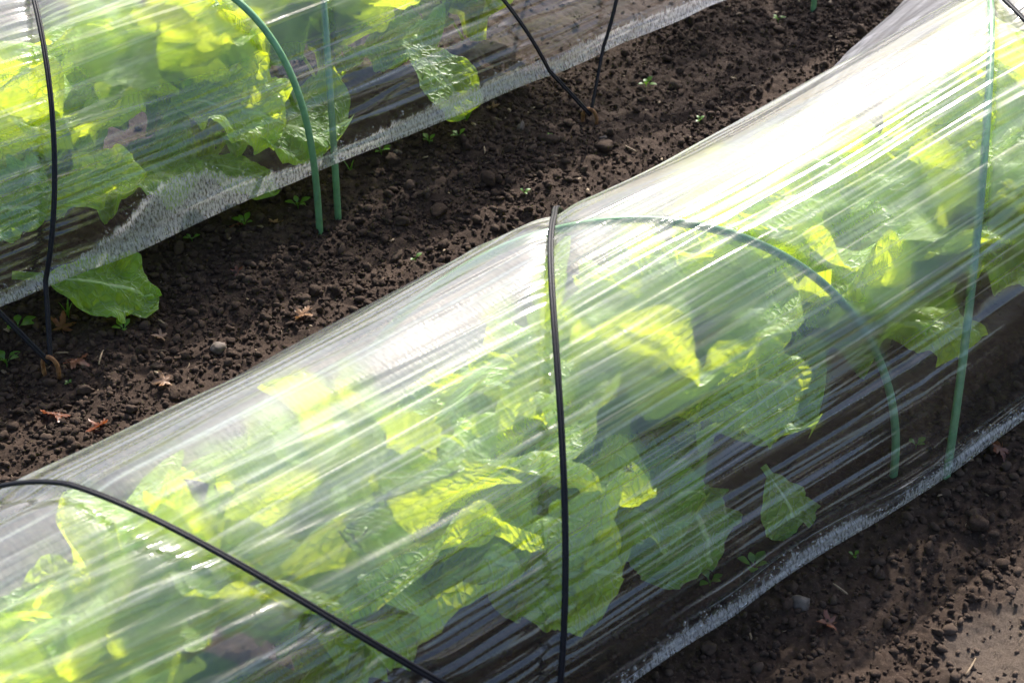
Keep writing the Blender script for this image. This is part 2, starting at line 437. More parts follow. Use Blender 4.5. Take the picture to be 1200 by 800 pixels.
def cover(me, P, u, v, tun, label, seed):
    root = empty('tunnel_cover', (float(u.mean()), tun.w0 + tun.b, 0))
    co = np.empty(len(me.vertices) * 3, np.float32); me.vertices.foreach_get('co', co)
    co = co.reshape(-1, 3) - np.array(root.location, np.float32); me.vertices.foreach_set('co', co.ravel()); me.update()
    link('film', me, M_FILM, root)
    tag(root, label, 'tunnel cover')
    # water drops clinging along the hem
    rng = np.random.default_rng(seed)
    nrm = None
    n = 2600
    base = []
    for a in range(3):
        for k in range(6):
            base.append((a, k))
    V = []; Q = []
    ring = np.linspace(0, 2 * np.pi, 6, endpoint=False)
    off = 0
    for _ in range(n):
        uu = rng.uniform(.3, 2.7)
        hemh = float(tun.hem_f(np.array(uu)))
        if rng.random() < .35: vv = abs(rng.normal(0, .0025)) + .001
        else: vv = rng.uniform(0, hemh + .012)
        i = int(np.clip(np.searchsorted(u, uu), 1, len(u) - 2)); j = int(np.clip(np.searchsorted(v, vv), 1, len(v) - 2))
        p = P[i, j]; du = P[i + 1, j] - P[i - 1, j]; dv = P[i, j + 1] - P[i, j - 1]
        du /= np.linalg.norm(du); dv /= np.linalg.norm(dv); nn = np.cross(du, dv); nn /= np.linalg.norm(nn)
        if nn[1] > 0: nn = -nn
        tt = (uu - u[i]); p = p + du * tt
        r = rng.uniform(.0005, .0013) * (1.5 if rng.random() < .1 else 1)
        el = rng.uniform(1, 1.6)
        for h, rr in ((0, 1.), (.45, .82), (.75, .4)):
            V.append(p + r * (rr * (np.cos(ring)[:, None] * du + el * np.sin(ring)[:, None] * dv) + h * nn))
        V.append((p + r * .85 * nn)[None])
        for a in range(2):
            for k in range(6):
                Q.append((off + a * 6 + k, off + a * 6 + (k + 1) % 6, off + (a + 1) * 6 + (k + 1) % 6, off + (a + 1) * 6 + k))
        for k in range(0, 6, 2):
            Q.append((off + 12 + k, off + 12 + k + 1, off + 12 + (k + 2) % 6, off + 18))
        off += 19
    V = np.concatenate(V) - np.array(root.location)
    d = link('water_drops', mesh_np('water_drops', V, Q), M_DROP, root)
    d['kind'] = 'stuff'
    return root

t = NT('water_drop')
M_DROP = t.end(t.mixs(t.math('MULTIPLY_ADD', t.n('ShaderNodeLayerWeight', {'Blend': .5}).outputs['Facing'], .6, .15),
                      t.n('ShaderNodeBsdfTransparent', {'Color': (.93, .95, .97, 1)}).outputs[0],
                      t.n('ShaderNodeBsdfGlossy', {'Color': (1, 1, 1, 1), 'Roughness': .08}).outputs[0]))
cover(film_f, PF, uF, vF, FRONT, 'large clear plastic tunnel in the foreground, stretched low over a row of lettuces', 21)
cover(film_b, PB, uB, vB, BACK, 'second clear plastic tunnel beyond the bare soil path, its wet hem hanging above the ground', 22)

# ------------------------------------------------------------------ hoops
def hoop(tun, uf, ub, label, near_in=.004, far_in=.004, top_in=.005, e=1., group=None):
    th = np.linspace(0, np.pi, 90)
    w0 = tun.w0 + near_in; b = (2 * tun.b - near_in - far_in) / 2
    c = np.cos(th); sn = np.sin(th)
    cs = np.sign(c) * np.abs(c) ** e; ss = sn ** e
    uu = uf + (ub - uf) * (1 - cs) / 2
    H = tun.H(uu) - top_in
    pts = np.stack([uu, w0 + b - b * cs, H * ss], -1)
    pts = np.concatenate([[pts[0] - [0, 0, .07], pts[0] - [0, 0, .03]], pts, [pts[-1] - [0, 0, .03], pts[-1] - [0, 0, .07]]])
    base = pts[1]
    V, Q, T = tube_np(pts - base, .0047, 12)
    o = link('tunnel_hoop', mesh_np('tunnel_hoop', V, Q, T), M_HOOP)
    o.location = base
    tag(o, label, 'hoop', group)

G = 'green hoops holding up the plastic tunnels'
hoop(FRONT, 1.49, .98, 'green hoop arching through the middle of the foreground tunnel, touching the upright black cord', near_in=.05, far_in=.03, group=G)
hoop(FRONT, 1.53, 2.15, 'tall green hoop standing almost vertical at the far right end of the foreground tunnel', near_in=.006, group=G)
hoop(BACK, 1.325, 1.1, 'green hoop bending left over the tunnel beyond the path, foot bare in soil', near_in=-.008, e=.66, group=G)
hoop(BACK, 1.366, 1.72, 'straight thin green hoop leg just right of the bending hoop beyond the path', near_in=.004, e=.9, group=G)
hoop(BACK, 2.352, 1.85, 'green hoop foot poking from the soil at the top edge, farthest along the path', near_in=-.008, e=.86, group=G)

# ------------------------------------------------------------------ cords and pegs
def cord(tun, kind, peg, far_peg, label):
    th = np.linspace(.02, np.pi - .25, 110)
    u = cord_u(kind, th)
    pts = tun.surf(u, th) + tun.normal(u, th) * .0005
    pk = np.array(peg)
    # cut the start where the straight pull from the peg meets the film
    k0 = 2 if tun is FRONT else 1
    lead = np.linspace(0, 1, 24)[:-1, None] * (pts[k0] - pk) + pk
    tail = np.linspace(0, 1, 16)[1:, None] * (np.array(far_peg) - pts[-1]) + pts[-1]
    line = np.concatenate([lead, pts[k0:], tail])
    root = empty('tie_cord', tuple(pk)); tag(root, label, 'cord', 'black cords tied over the tunnels')
    T = np.gradient(line, axis=0); T /= np.linalg.norm(T, axis=1)[:, None]
    nr = np.zeros_like(line); nr[:, 2] = 1; nr[:, 1] = -.6
    full = np.concatenate([tun.normal(u[[k0]], th[[k0]]).repeat(23, 0), tun.normal(u[k0:], th[k0:]), tun.normal(u[[-1]], th[[-1]]).repeat(15, 0)])
    side = np.cross(T, full); side /= np.linalg.norm(side, axis=1)[:, None]
    tw = .0015
    s = np.linspace(0, 1, len(line))
    ang = .5 * np.sin(s * 7 + len(kind))
    for sg in (-1, 1):
        off = side * np.cos(ang)[:, None] + full * np.sin(ang)[:, None] * .5
        V, Q, TR = tube_np(line + sg * tw * off + full * .0019 - pk, .0020, 10)
        link('strand', mesh_np('strand', V, Q, TR), M_CORD, root)

def peg(x, y, label, rot=0.):
    a = np.linspace(-.2, 3.3, 26)
    pts = [(.0, 0, -.09), (0, 0, -.05), (0, 0, -.02), (0, 0, .004)]
    pts += [(.011 - .011 * math.cos(k), 0, .006 + .015 * math.sin(k)) for k in np.linspace(.1, math.pi, 16)]
    pts += [(.022, 0, 0.), (.021, 0, -.008)]
    P = np.array(pts); c, s = math.cos(rot), math.sin(rot)
    P = np.stack([P[:, 0] * c, P[:, 0] * s, P[:, 2]], -1)
    V, Q, T = tube_np(P, .0028, 10)
    o = link('ground_peg', mesh_np('ground_peg', V, Q, T), M_PEG); o.location = (x, y, 0)
    tag(o, label, 'peg', 'rusty pegs holding the cords')
    return (x + .011 * c, y + .011 * s, .012)

p_f = peg(.905, .915, 'rusty peg holding both cords in front of the foreground tunnel', .4)
p_f2 = peg(1.74, .92, 'rusty peg at the far right end in front of the foreground tunnel', .4)
p_b1 = peg(.872, 1.838, 'rusty peg in the soil at left, below the leaf poking out of the tunnel', -1.1)
p_b2 = peg(1.808, 1.856, 'rusty peg at the top where two black cords meet in a V', -1.1)
cord(FRONT, 'front_upright', p_f, (1.50, 1.50, .0), 'black double cord running nearly straight down the middle of the foreground tunnel')
cord(FRONT, 'front_slanting', p_f, (.36, 1.50, .0), 'black double cord slanting across the lower left corner of the foreground tunnel')
cord(FRONT, 'front_far', p_f2, (2.45, 1.66, .0), 'short black cord crossing the top right corner of the foreground tunnel')
cord(BACK, 'back_upright', p_b1, (1.34, 2.46, .0), 'black cord running straight up the left end of the tunnel beyond the path')
cord(BACK, 'back_edge', p_b1, (.35, 2.46, .0), 'black cord leading from the left peg out past the left edge')
cord(BACK, 'back_left_branch', p_b2, (1.3, 2.46, .0), 'thin black cord, left branch of the V at the top peg')
cord(BACK, 'back_right_branch', p_b2, (2.4, 2.46, .0), 'black cord, steep right branch of the V at the top peg')

# ------------------------------------------------------------------ ground
def ground_z(x, y):
    x = np.asarray(x, float); y = np.asarray(y, float)
    fade = smooth(6., 3., np.hypot(x - 1.4, y - 1.4))
    paleness = pale_mask(x, y)
    rough = 1 - .55 * paleness
    wx = x + .004 * vnoise2(x * 120., y * 120., 31); wy = y + .004 * vnoise2(x * 120., y * 120., 32)
    z = .010 * fbm2(x * 5., y * 5., 3, 40) + .0035 * fbm2(x * 30., y * 30., 3, 50, .6) * rough
    z = z + (.0042 * worley(wx * 48., wy * 48., 60) * smooth(-.3, .6, fbm2(x * 14., y * 14., 2, 66)) + .0048 * worley(wx * 105., wy * 105., 61) + .0030 * worley(wx * 210., wy * 210., 62)) * rough
    z = z - .012 * smooth(.12, .0, np.abs(y - 1.70)) - .009
    return z * fade

def pale_mask(x, y):  # paler, smoother soil patch in front of the foreground tunnel
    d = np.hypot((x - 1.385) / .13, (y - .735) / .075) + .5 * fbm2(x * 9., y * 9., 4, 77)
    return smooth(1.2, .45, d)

gx = np.concatenate([-np.geomspace(300, .05, 40), np.arange(0, .7, .006), np.arange(.7, 2.75, .0024), 2.75 + np.geomspace(.006, 300, 44)])
gy = np.concatenate([-np.geomspace(300, .05, 40) + .3, np.arange(.3, .55, .006), np.arange(.55, 1.06, .0024), np.arange(1.06, 1.42, .006), np.arange(1.42, 2.02, .0024), np.arange(2.02, 2.6, .006), 2.6 + np.geomspace(.01, 300, 44)])
GX, GY = np.meshgrid(gx, gy, indexing='ij')
gme = mesh_np('soil_ground', np.stack([GX, GY, ground_z(GX, GY)], -1).reshape(-1, 3), grid_quads(len(gx), len(gy)))
attr(gme, 'paleness', pale_mask(GX, GY))
tag(link('soil_ground', gme, M_SOIL), kind='structure')

def ico(sub):
    import bmesh
    bm = bmesh.new(); bmesh.ops.create_icosphere(bm, subdivisions=sub, radius=1.)
    v = np.array([q.co[:] for q in bm.verts]); f = np.array([[q.index for q in p.verts] for p in bm.faces]); bm.free()
    return v, f

def clod_bases(sub, n, seed):
    v, f = ico(sub); out = []
    rg = np.random.default_rng(seed)
    for k in range(n):
        s = seed + k * 7
        d = np.ones(len(v))
        for _ in range(9):                                   # broken faces
            nn = rg.normal(size=3); nn /= np.linalg.norm(nn); c = v @ nn
            d = np.where(c > .05, np.minimum(d, rg.uniform(.52, .92) / np.maximum(c, .05)), d)
        d = d + .16 * vnoise(v[:, 0] * 1.7 + k * 3, v[:, 1] * 1.7, v[:, 2] * 1.7, s) + .10 * vnoise(v[:, 0] * 3.7, v[:, 1] * 3.7 + k, v[:, 2] * 3.7, s + 1)
        if sub > 2: d = d + .09 * vnoise(v[:, 0] * 7, v[:, 1] * 7, v[:, 2] * 7, s + 2) + .05 * vnoise(v[:, 0] * 15, v[:, 1] * 15, v[:, 2] * 15, s + 3)
        q = v * d[:, None] * np.array([1.15, rg.uniform(.7, 1.05), rg.uniform(.55, .9)])
        out.append(q)
    return out, f

def rot_rand(n):
    q = RNG.normal(size=(n, 4)); q /= np.linalg.norm(q, axis=1)[:, None]
    w, x, y, z = q.T
    return np.stack([np.stack([1 - 2 * (y * y + z * z), 2 * (x * y - z * w), 2 * (x * z + y * w)], -1),
                     np.stack([2 * (x * y + z * w), 1 - 2 * (x * x + z * z), 2 * (y * z - x * w)], -1),
                     np.stack([2 * (x * z - y * w), 2 * (y * z + x * w), 1 - 2 * (x * x + y * y)], -1)], 1)

def scatter(n, rng_r, sub, nb, seed, power=2.2):
    u = RNG.uniform(.25, 2.85, n); w = np.where(RNG.random(n) < .57, RNG.uniform(1.42, 2.02, n), np.where(RNG.random(n) < .8, RNG.uniform(.40, 1.08, n), RNG.uniform(1.0, 2.5, n)))
    # drop what is far outside the beds' paths, thin out on the pale bare patch
    keep = RNG.random(n) > .6 * pale_mask(u, w)
    keep &= (fbm2(u * 6., w * 6., 3, 91) * .5 + .62 + .3 * (sub < 2)) > RNG.random(n)
    u, w = u[keep], w[keep]; n = len(u)
    a, b = rng_r; x = RNG.random(n)
    r = (a ** (1 - power) + x * (b ** (1 - power) - a ** (1 - power))) ** (1 / (1 - power))
    bases, f = clod_bases(sub, nb, seed)
    k = RNG.integers(0, nb, n); rot = rot_rand(n)
    B = np.stack(bases)[k]
    V = np.einsum('nij,nkj->nki', rot, B) * r[:, None, None]
    V[..., 2] *= .85
    V += np.stack([u, w, ground_z(u, w) + r * .45], -1)[:, None]
    nvb = B.shape[1]
    F = f[None] + (np.arange(n) * nvb)[:, None, None]
    tone = np.repeat(RNG.random(n) ** 1.6, nvb)
    return V.reshape(-1, 3), F.reshape(-1, 3), tone, np.repeat(pale_mask(u, w), nvb)

parts = [scatter(66000, (.0015, .0052), 1, 14, 100), scatter(17000, (.0036, .0095), 2, 16, 300, 2.6), scatter(300, (.008, .014), 3, 14, 500, 3.), scatter(60, (.012, .019), 3, 10, 650, 2.)]
V = []; F = []; TN = []; PL = []; o_ = 0
for v_, f_, t_, d_ in parts:
    V.append(v_); F.append(f_ + o_); TN.append(t_); PL.append(d_); o_ += len(v_)
cme = mesh_np('soil_clods', np.concatenate(V), None, np.concatenate(F))
attr(cme, 'tone', np.concatenate(TN)); attr(cme, 'paleness', np.concatenate(PL))
tag(link('soil_clods', cme, M_CLOD), 'loose dark brown clods and crumbs of soil covering the ground', 'soil clods', kind='stuff')

# ------------------------------------------------------------------ leaves
def leaf_mesh(base, tip, up, W, bend=.25, cup=.25, ruffle=.012, seed=0, origin=(0, 0, 0), tun=None, fold=0., stalk=.16, tipdrop=0., k_in=.955, floor=.006, ns=50, nt=35):
    rng = np.random.default_rng(seed)
    base = np.array(base, float); tip = np.array(tip, float); up = np.array(up, float)
    L = np.linalg.norm(tip - base)
    d = (tip - base) / L
    up = up - d * (up @ d); up /= np.linalg.norm(up)
    c1 = base + d * L * .40 + up * bend * L; c2 = base + d * L * .85 + up * (bend * .75) * L
    tip = tip - up * tipdrop * L
    s = np.linspace(0, 1, ns); t = np.linspace(-1, 1, nt)
    b = s[:, None]
    cen = (1 - b) ** 3 * base + 3 * (1 - b) ** 2 * b * c1 + 3 * (1 - b) * b * b * c2 + b ** 3 * tip
    T = np.gradient(cen, axis=0); T /= np.linalg.norm(T, axis=1)[:, None]
    B = np.cross(T, up); B /= np.linalg.norm(B, axis=1)[:, None]
    N = np.cross(B, T)
    x = np.clip((s - stalk) / (1 - stalk), 0, 1)
    blade = np.sin(np.pi * x ** 1.3) ** .55
    hw = W / 2 * np.maximum(blade, 0.0) + W * .055 * (1 - x) ** 2 + .0006
    S, TT = np.meshgrid(s, t, indexing='ij')
    ph = rng.uniform(0, 50)
    edge = 1 + .065 * vnoise2(S * 9 + ph, TT * 0 + np.sign(TT) * 5, seed) + .03 * vnoise2(S * 26 + ph, TT * 0 + np.sign(TT) * 9, seed + 1)
    asym = 1 + rng.uniform(-.15, .15) * np.sign(TT) * np.abs(TT)
    lat = TT * hw[:, None] * edge * asym
    a = np.abs(TT)
    hgt = cup * hw[:, None] * (a ** 1.7) * (1.0) - fold * hw[:, None] * np.clip(a - .45, 0, 1) ** 1.4 * 2.4 * (TT > 0)
    env = smooth(.12, .4, S)
    hgt = hgt + env * ruffle * (a ** 2.2) * (1.2 * np.sin(S * rng.uniform(17, 24) + np.sign(TT) * 1.7 + ph) + 1.3 * vnoise2(S * 11 + ph, TT * 3 + 7, seed + 2))
    hgt = hgt + env * ruffle * (.42 * vnoise2(S * 15 + ph, TT * 5, seed + 3) + .22 * vnoise2(S * 30 + ph, TT * 10, seed + 7)) + env * ruffle * .5 * a ** 5 * vnoise2(S * 34 + ph, np.sign(TT) * 4., seed + 8) + env * ruffle * .9 * vnoise2(S * 4.5 + ph, TT * 2.1, seed + 5)
    hgt = hgt - .0022 * np.exp(-(TT / .07) ** 2) * (1 - S)
    P = cen[:, None] + B[:, None] * lat[..., None] * (1 - .10 * cup * a[..., None]) + N[:, None] * hgt[..., None]
    P = P.reshape(-1, 3)
    if tun is not None: P = tun.push_in(P, k_in)
    P[:, 2] = np.maximum(P[:, 2], floor + .004 * vnoise2(P[:, 0] * 60, P[:, 1] * 60, seed))
    me = mesh_np('leaf', P - np.array(origin), grid_quads(ns, nt))
    uvs(me, np.stack([S * L + ph, lat], -1).reshape(-1, 2))
    attr(me, 'ls', S); attr(me, 'lt', TT)
    return me

def plant(u, w, label, tun, seed, n=15, size=1., group=None, az_bias=None, extra=()):
    rng = np.random.default_rng(seed)
    o = (u, w, 0.)
    root = empty('lettuce_plant', o); tag(root, label, 'lettuce', group)
    n = n - 3
    for i in range(n):
        f = i / max(n - 1, 1)
        az = i * 2.39996 + rng.uniform(-.3, .3)
        el = R(86 - 56 * f ** 1.3 + rng.uniform(-8, 8))
        L = size * (.175 + .10 * math.sin(math.pi * (.15 + .75 * f)) + rng.uniform(-.02, .02))
        L *= 1 - .30 * max(0., math.sin(az))            # the leaves on the light side stay shorter
        d = np.array([math.cos(az) * math.cos(el), math.sin(az) * math.cos(el), math.sin(el)])
        b0 = np.array([u, w, .012]) + .018 * np.array([math.cos(az), math.sin(az), 0]) * (.3 + f)
        tip = b0 + d * L
        up = np.array([-math.cos(az) * math.sin(el), -math.sin(az) * math.sin(el), math.cos(el)])
        W = L * rng.uniform(.82, 1.08)
        me = leaf_mesh(b0, tip, up, W, bend=.10 + .16 * f, cup=rng.uniform(.15, .55) * (1 - .6 * f), ruffle=size * rng.uniform(.013, .022), seed=seed * 100 + i, origin=o, tun=tun, tipdrop=.08 * f)
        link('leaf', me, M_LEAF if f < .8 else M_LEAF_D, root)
    for kw in extra:
        kw = dict(kw); m = kw.pop('mat', M_LEAF); lab = kw.pop('label', None)
        ob = link('leaf', leaf_mesh(origin=o, **kw), m, root)
        if lab: ob['label'] = lab
    return root

# ------------------------------------------------------------------ camera helper (authoring aid: where a pixel's sight line meets a plane of the scene)
FPX = 2282.18
_F = np.array([-math.sin(YAW), math.cos(YAW), 0]); _R = np.array([math.cos(YAW), math.sin(YAW), 0]); _Z = np.array([0, 0, 1.])
def ray(px, py):
    a = (px - 600) / FPX; b = (400 - py) / FPX
    return _R * a + _F * (math.cos(PITCH) + b * math.sin(PITCH)) + _Z * (-math.sin(PITCH) + b * math.cos(PITCH))
def at_w(px, py, w):
    r = ray(px, py); k = w / r[1]; return np.array([0, 0, CAM_H]) + k * r
def at_z(px, py, z=0.):
    r = ray(px, py); k = (z - CAM_H) / r[2]; return np.array([0, 0, CAM_H]) + k * r
TOCAM = -ray(600, 400)

def special(b, bw, t, tw, W, lean=(0, -.6, .8), **kw):
    d = dict(base=at_w(*b, bw), tip=at_w(*t, tw), up=lean, W=W); d.update(kw); return d

GF = 'lettuces under the foreground tunnel'
front = [
    (.22, 1.20, 'lettuce at the lower left corner, under the milky film left of the slanting cord', 15, 1.0, ()),
    (.50, 1.20, 'lettuce seen through the film just above the slanting cord', 14, 1.0, ()),
    (.80, 1.19, 'big lettuce left of the upright cord with one curled leaf pressed against the film', 17, 1.08, (
        special((530, 690), 1.12, (445, 560), 1.03, .17, seed=901, tun=FRONT, ruffle=.016, cup=.75, stalk=.05, bend=-.12, lean=(.1, -.8, .5)),)),
    (1.04, 1.19, 'lettuce right behind the upright cord, a pale toothed leaf reaching past it', 15, 1.05, (
        special((560, 690), 1.10, (732, 682), .985, .12, seed=902, tun=FRONT, ruffle=.018, cup=.3, stalk=.08),)),
    (1.27, 1.20, 'lettuce inside the wide hoop with two green leaves lying low on the soil', 15, 1.0, (
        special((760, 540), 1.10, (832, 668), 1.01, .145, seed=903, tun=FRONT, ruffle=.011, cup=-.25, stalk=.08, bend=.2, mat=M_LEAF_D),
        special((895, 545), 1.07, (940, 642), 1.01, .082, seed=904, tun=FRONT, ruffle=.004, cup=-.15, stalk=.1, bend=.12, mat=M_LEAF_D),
        special((800, 470), 1.10, (945, 455), 1.01, .11, seed=905, tun=FRONT, ruffle=.014, cup=.4, stalk=.05, fold=.5),)),
    (1.52, 1.22, 'lettuce behind the right side of the wide hoop, bright yellow green', 15, 1.05, ()),
    (1.80, 1.21, 'lettuce with a curled dark leaf beside the tall upright hoop', 15, 1.05, (
        special((1010, 380), 1.10, (1150, 395), 1.0, .07, seed=906, tun=FRONT, ruffle=.006, cup=-.6, stalk=.05),)),
    (2.06, 1.20, 'lettuce at the right edge, its rounded leaf above bare shaded soil', 15, 1.05, (
        special((1105, 300), 1.12, (1225, 325), 1.0, .13, seed=907, tun=FRONT, ruffle=.012, cup=.2, stalk=.05),
        special((1150, 240), 1.14, (1240, 260), 1.02, .13, seed=908, tun=FRONT, ruffle=.012, cup=.3, stalk=.05),)),
    (2.34, 1.20, 'lettuce farthest along the foreground tunnel, blurred near the top right corner', 13, 1.0, ()),
]
for k, (u, w, lab, n, sz, ex) in enumerate(front):
    plant(u, w, lab, FRONT, 40 + k, n, sz, GF, extra=ex)

GB = 'lettuces under the tunnel beyond the path'
back = [
    (.80, 2.12, 'lettuce at the left edge beyond the path, one leaf hanging out under the hem', 15, 1.0, (
        special((14, 322), 1.94, (186, 348), 1.85, .092, seed=920, ruffle=.010, cup=-.3, stalk=.2, bend=.10, tun=None, floor=.014, mat=M_LEAF_D, label='leaf poking out from under the wet hem'),
        special((40, 255), 2.0, (175, 200), 1.915, .07, seed=921, tun=BACK, ruffle=.012, cup=.3, stalk=.05),
        special((-30, 260), 2.0, (60, 250), 1.91, .12, seed=922, tun=BACK, ruffle=.012, cup=.3, stalk=.05, mat=M_LEAF_D),)),
    (1.06, 2.14, 'lettuce right of the long upright cord beyond the path, half veiled by film', 14, 1.0, ()),
    (1.32, 2.14, 'lettuce behind the bending green hoop, a narrow leaf lying low before it', 14, 1.0, (
        special((205, 190), 2.02, (325, 222), 1.925, .055, seed=923, tun=BACK, ruffle=.003, cup=-.2, stalk=.1, mat=M_LEAF_D),
        special((200, 120), 2.05, (330, 150), 1.94, .13, seed=925, tun=BACK, ruffle=.014, cup=.4, stalk=.05),)),
    (1.60, 2.21, 'lettuce at the top between hoop leg and cords, a drooping pale leaf against film', 14, 1.0, (
        special((470, 50), 2.02, (545, 138), 1.915, .095, seed=924, tun=BACK, ruffle=.004, cup=.15, stalk=.08, mat=M_LEAF_D),)),
    (1.86, 2.16, 'lettuce at the top edge behind the V of black cords', 13, .9, ()),
]
for k, (u, w, lab, n, sz, ex) in enumerate(back):
    plant(u, w, lab, BACK, 80 + k, n, sz, GB, extra=ex)

# ------------------------------------------------------------------ seedlings, dead leaves, straw, stones
M_SEED = mat_thin('seedling_green', (.035, .09, .012), (.07, .16, .016), (.08, .17, .008))
M_MAPLE = mat_thin('dead_maple_leaf', (.07, .024, .013), (.14, .047, .023), (.12, .03, .008))
M_TAN = mat_thin('dead_tan_leaf', (.16, .085, .045), (.26, .15, .085), (.10, .05, .02))
M_STRAW = mat_plain('straw', (.16, .105, .06), (.34, .25, .155), .7, 80., .3)
M_STONE = mat_plain('stone', (.08, .06, .05), (.16, .125, .10), .8, 90., .6, .001)

def gz(x, y): return float(ground_z(np.array(x), np.array(y)))

def seedling(px, py, size, label, seed, n=4, grass=False, z=0.):
    rng = np.random.default_rng(seed)
    p = at_z(px, py); o = (p[0], p[1], gz(p[0], p[1]) + .002)
    V = []; Q = []; off = 0
    for i in range(n):
        az = i * (math.pi * 2 / n if not grass else 2.4) + rng.uniform(-.4, .4); el = R(rng.uniform(20, 50) if not grass else rng.uniform(55, 85))
        L = size * rng.uniform(.7, 1.1); d = np.array([math.cos(az) * math.cos(el), math.sin(az) * math.cos(el), math.sin(el)])
        stem = np.array([0, 0, size * .25 * (not grass)]); W = L * (.42 if not grass else .10)
        s = np.linspace(0, 1, 8); sd = np.array([-math.sin(az), math.cos(az), 0])
        for k in range(8):
            c = stem * min(1, s[k] * 2 + .3) + d * L * s[k] + np.array([0, 0, -.25 * L * s[k] ** 2])
            hw = W / 2 * (math.sin(math.pi * max(0, (s[k] - .25) / .75) ** .8) if not grass else (1 - s[k] ** 2)) + .0004
            for tt in (-1, -.4, .4, 1): V.append(c + sd * hw * tt + np.array([0, 0, .18 * hw * abs(tt)]))
        Q.append(grid_quads(8, 4) + off); off += 32
    # stalk
    tv, tq, _ = tube_np(np.array([[0, 0, -.01], [.0005, 0, size * .1], [0, 0, size * .3]]), size * .03, 6, False)
    V = np.concatenate([np.array(V), tv]); Q.append(tq + off)
    ob = link('seedling', mesh_np('seedling', V, np.concatenate(Q)), M_SEED); ob.location = o
    tag(ob, label, 'seedling', 'tiny green seedlings sprouting from the soil')

for k, (px, py, sz, n, gr, lab) in enumerate([
    (349, 243, .022, 5, 0, 'leafy seedling left of the bending hoop foot, under the hem'),
    (287, 268, .020, 5, 0, 'seedling under the wide wet part of the hem'),
    (225, 284, .015, 4, 0, 'small seedling right of the leaf that pokes out from the hem'),
    (503, 174, .017, 4, 0, 'seedling on the path below the drooping pale leaf'),
    (538, 172, .016, 4, 0, 'seedling beside the tallest grass blade on the path'),
    (547, 150, .034, 3, 1, 'tallest grass blade standing by the hem at the top of the path'),
    (447, 190, .020, 4, 0, 'seedling tucked under the hem right of the straight hoop leg'),
    (411, 205, .026, 3, 1, 'thin grass blade right beside the straight hoop leg'),
    (757, 99, .018, 5, 0, 'seedling alone on the soil right of the cords that meet in a V'),
    (644, 165, .009, 4, 0, 'tiny seedling on the path left of a round clod below the V of cords'),
    (614, 226, .012, 3, 0, 'yellow green sprout close to the top of the upright cord'),
    (486, 295, .013, 2, 0, 'flat pale sprout in the middle of the path'),
    (912, 24, .016, 4, 0, 'seedling near the farthest hoop foot at the top'),
    (820, 134, .011, 4, 0, 'tiny sprout beside the shining crest of the foreground tunnel'),
    (6, 418, .030, 5, 0, 'broad leaved seedling at the left edge beside the peg'),
    (22, 388, .026, 5, 0, 'seedling clump behind the left peg in the shade of the hem'),
    (146, 392, .018, 4, 0, 'seedling directly below the leaf that pokes out from the hem'),
    (80, 372, .03, 4, 1, 'grass tuft in the shade under the hem right of the left peg'),
    (79, 442, .007, 4, 0, 'tiniest sprout right of the left peg'),
    (884, 662, .026, 5, 0, 'seedling inside the foreground tunnel by the low rounded leaf'),
    (832, 682, .020, 4, 0, 'smaller seedling inside the foreground tunnel near its hem'),
    (1072, 531, .016, 4, 0, 'sprout inside the foreground tunnel between the two hoop feet'),
    (1002, 646, .010, 3, 0, 'tiny sprout on the soil outside the front hem'),
]):
    seedling(px, py, sz, lab, 700 + k, n, bool(gr))

def maple(px, py, size, label, seed, mat=None, lobes=5):
    rng = np.random.default_rng(seed)
    p = at_z(px, py); z = gz(p[0], p[1]) + .006
    m = 66; a = np.linspace(-math.pi, math.pi, m, endpoint=False)
    dirs = np.linspace(-2.25, 2.25, lobes); r = np.full(m, .16)
    for k, dd in enumerate(dirs):
        ln = 1. - .28 * abs(dd) / 2.25
        r = np.maximum(r, ln * np.clip(1 - np.abs(a - dd) / .72, 0, 1) ** 1.0 + .12)
    r *= 1 + .08 * rng.normal(size=m)
    rings = np.array([0.02, .3, .6, .85, 1.])
    rot = rng.uniform(0, 6.3); c1, c2, c3 = rng.uniform(-.9, 1.2, 3)
    V = []
    for q in rings:
        x = r * q * np.cos(a); y = r * q * np.sin(a)
        zz = .35 * c1 * x * x + .5 * c2 * y * y + .25 * c3 * x * y + .16 * (r * q) ** 2 * np.sin(a * 2.5 + seed) + .04 * rng.normal(size=m) * q
        V.append(np.stack([x * math.cos(rot) - y * math.sin(rot), x * math.sin(rot) + y * math.cos(rot), zz + .05], -1) * size)
    V = np.concatenate(V)
    i = np.arange(len(rings) - 1)[:, None] * m; j = np.arange(m)[None]; j2 = (j + 1) % m
    Q = np.stack([i + j, i + j2, i + m + j2, i + m + j], -1).reshape(-1, 4)
    tv, tq, _ = tube_np(np.array([[0, 0, .05], [-.3 * math.cos(rot), -.3 * math.sin(rot), .10], [-.65 * math.cos(rot + .3), -.65 * math.sin(rot + .3), .05]]) * size, .022 * size, 6, False)
    o = link('fallen_leaf', mesh_np('fallen_leaf', np.concatenate([V, tv]), np.concatenate([Q, tq + len(V)])), mat or M_MAPLE)
    o.location = (p[0], p[1], z); o.rotation_euler = (rng.uniform(-.5, .5), rng.uniform(-.5, .5), 0); tag(o, label, 'fallen leaf', 'dead leaves fallen on the soil')

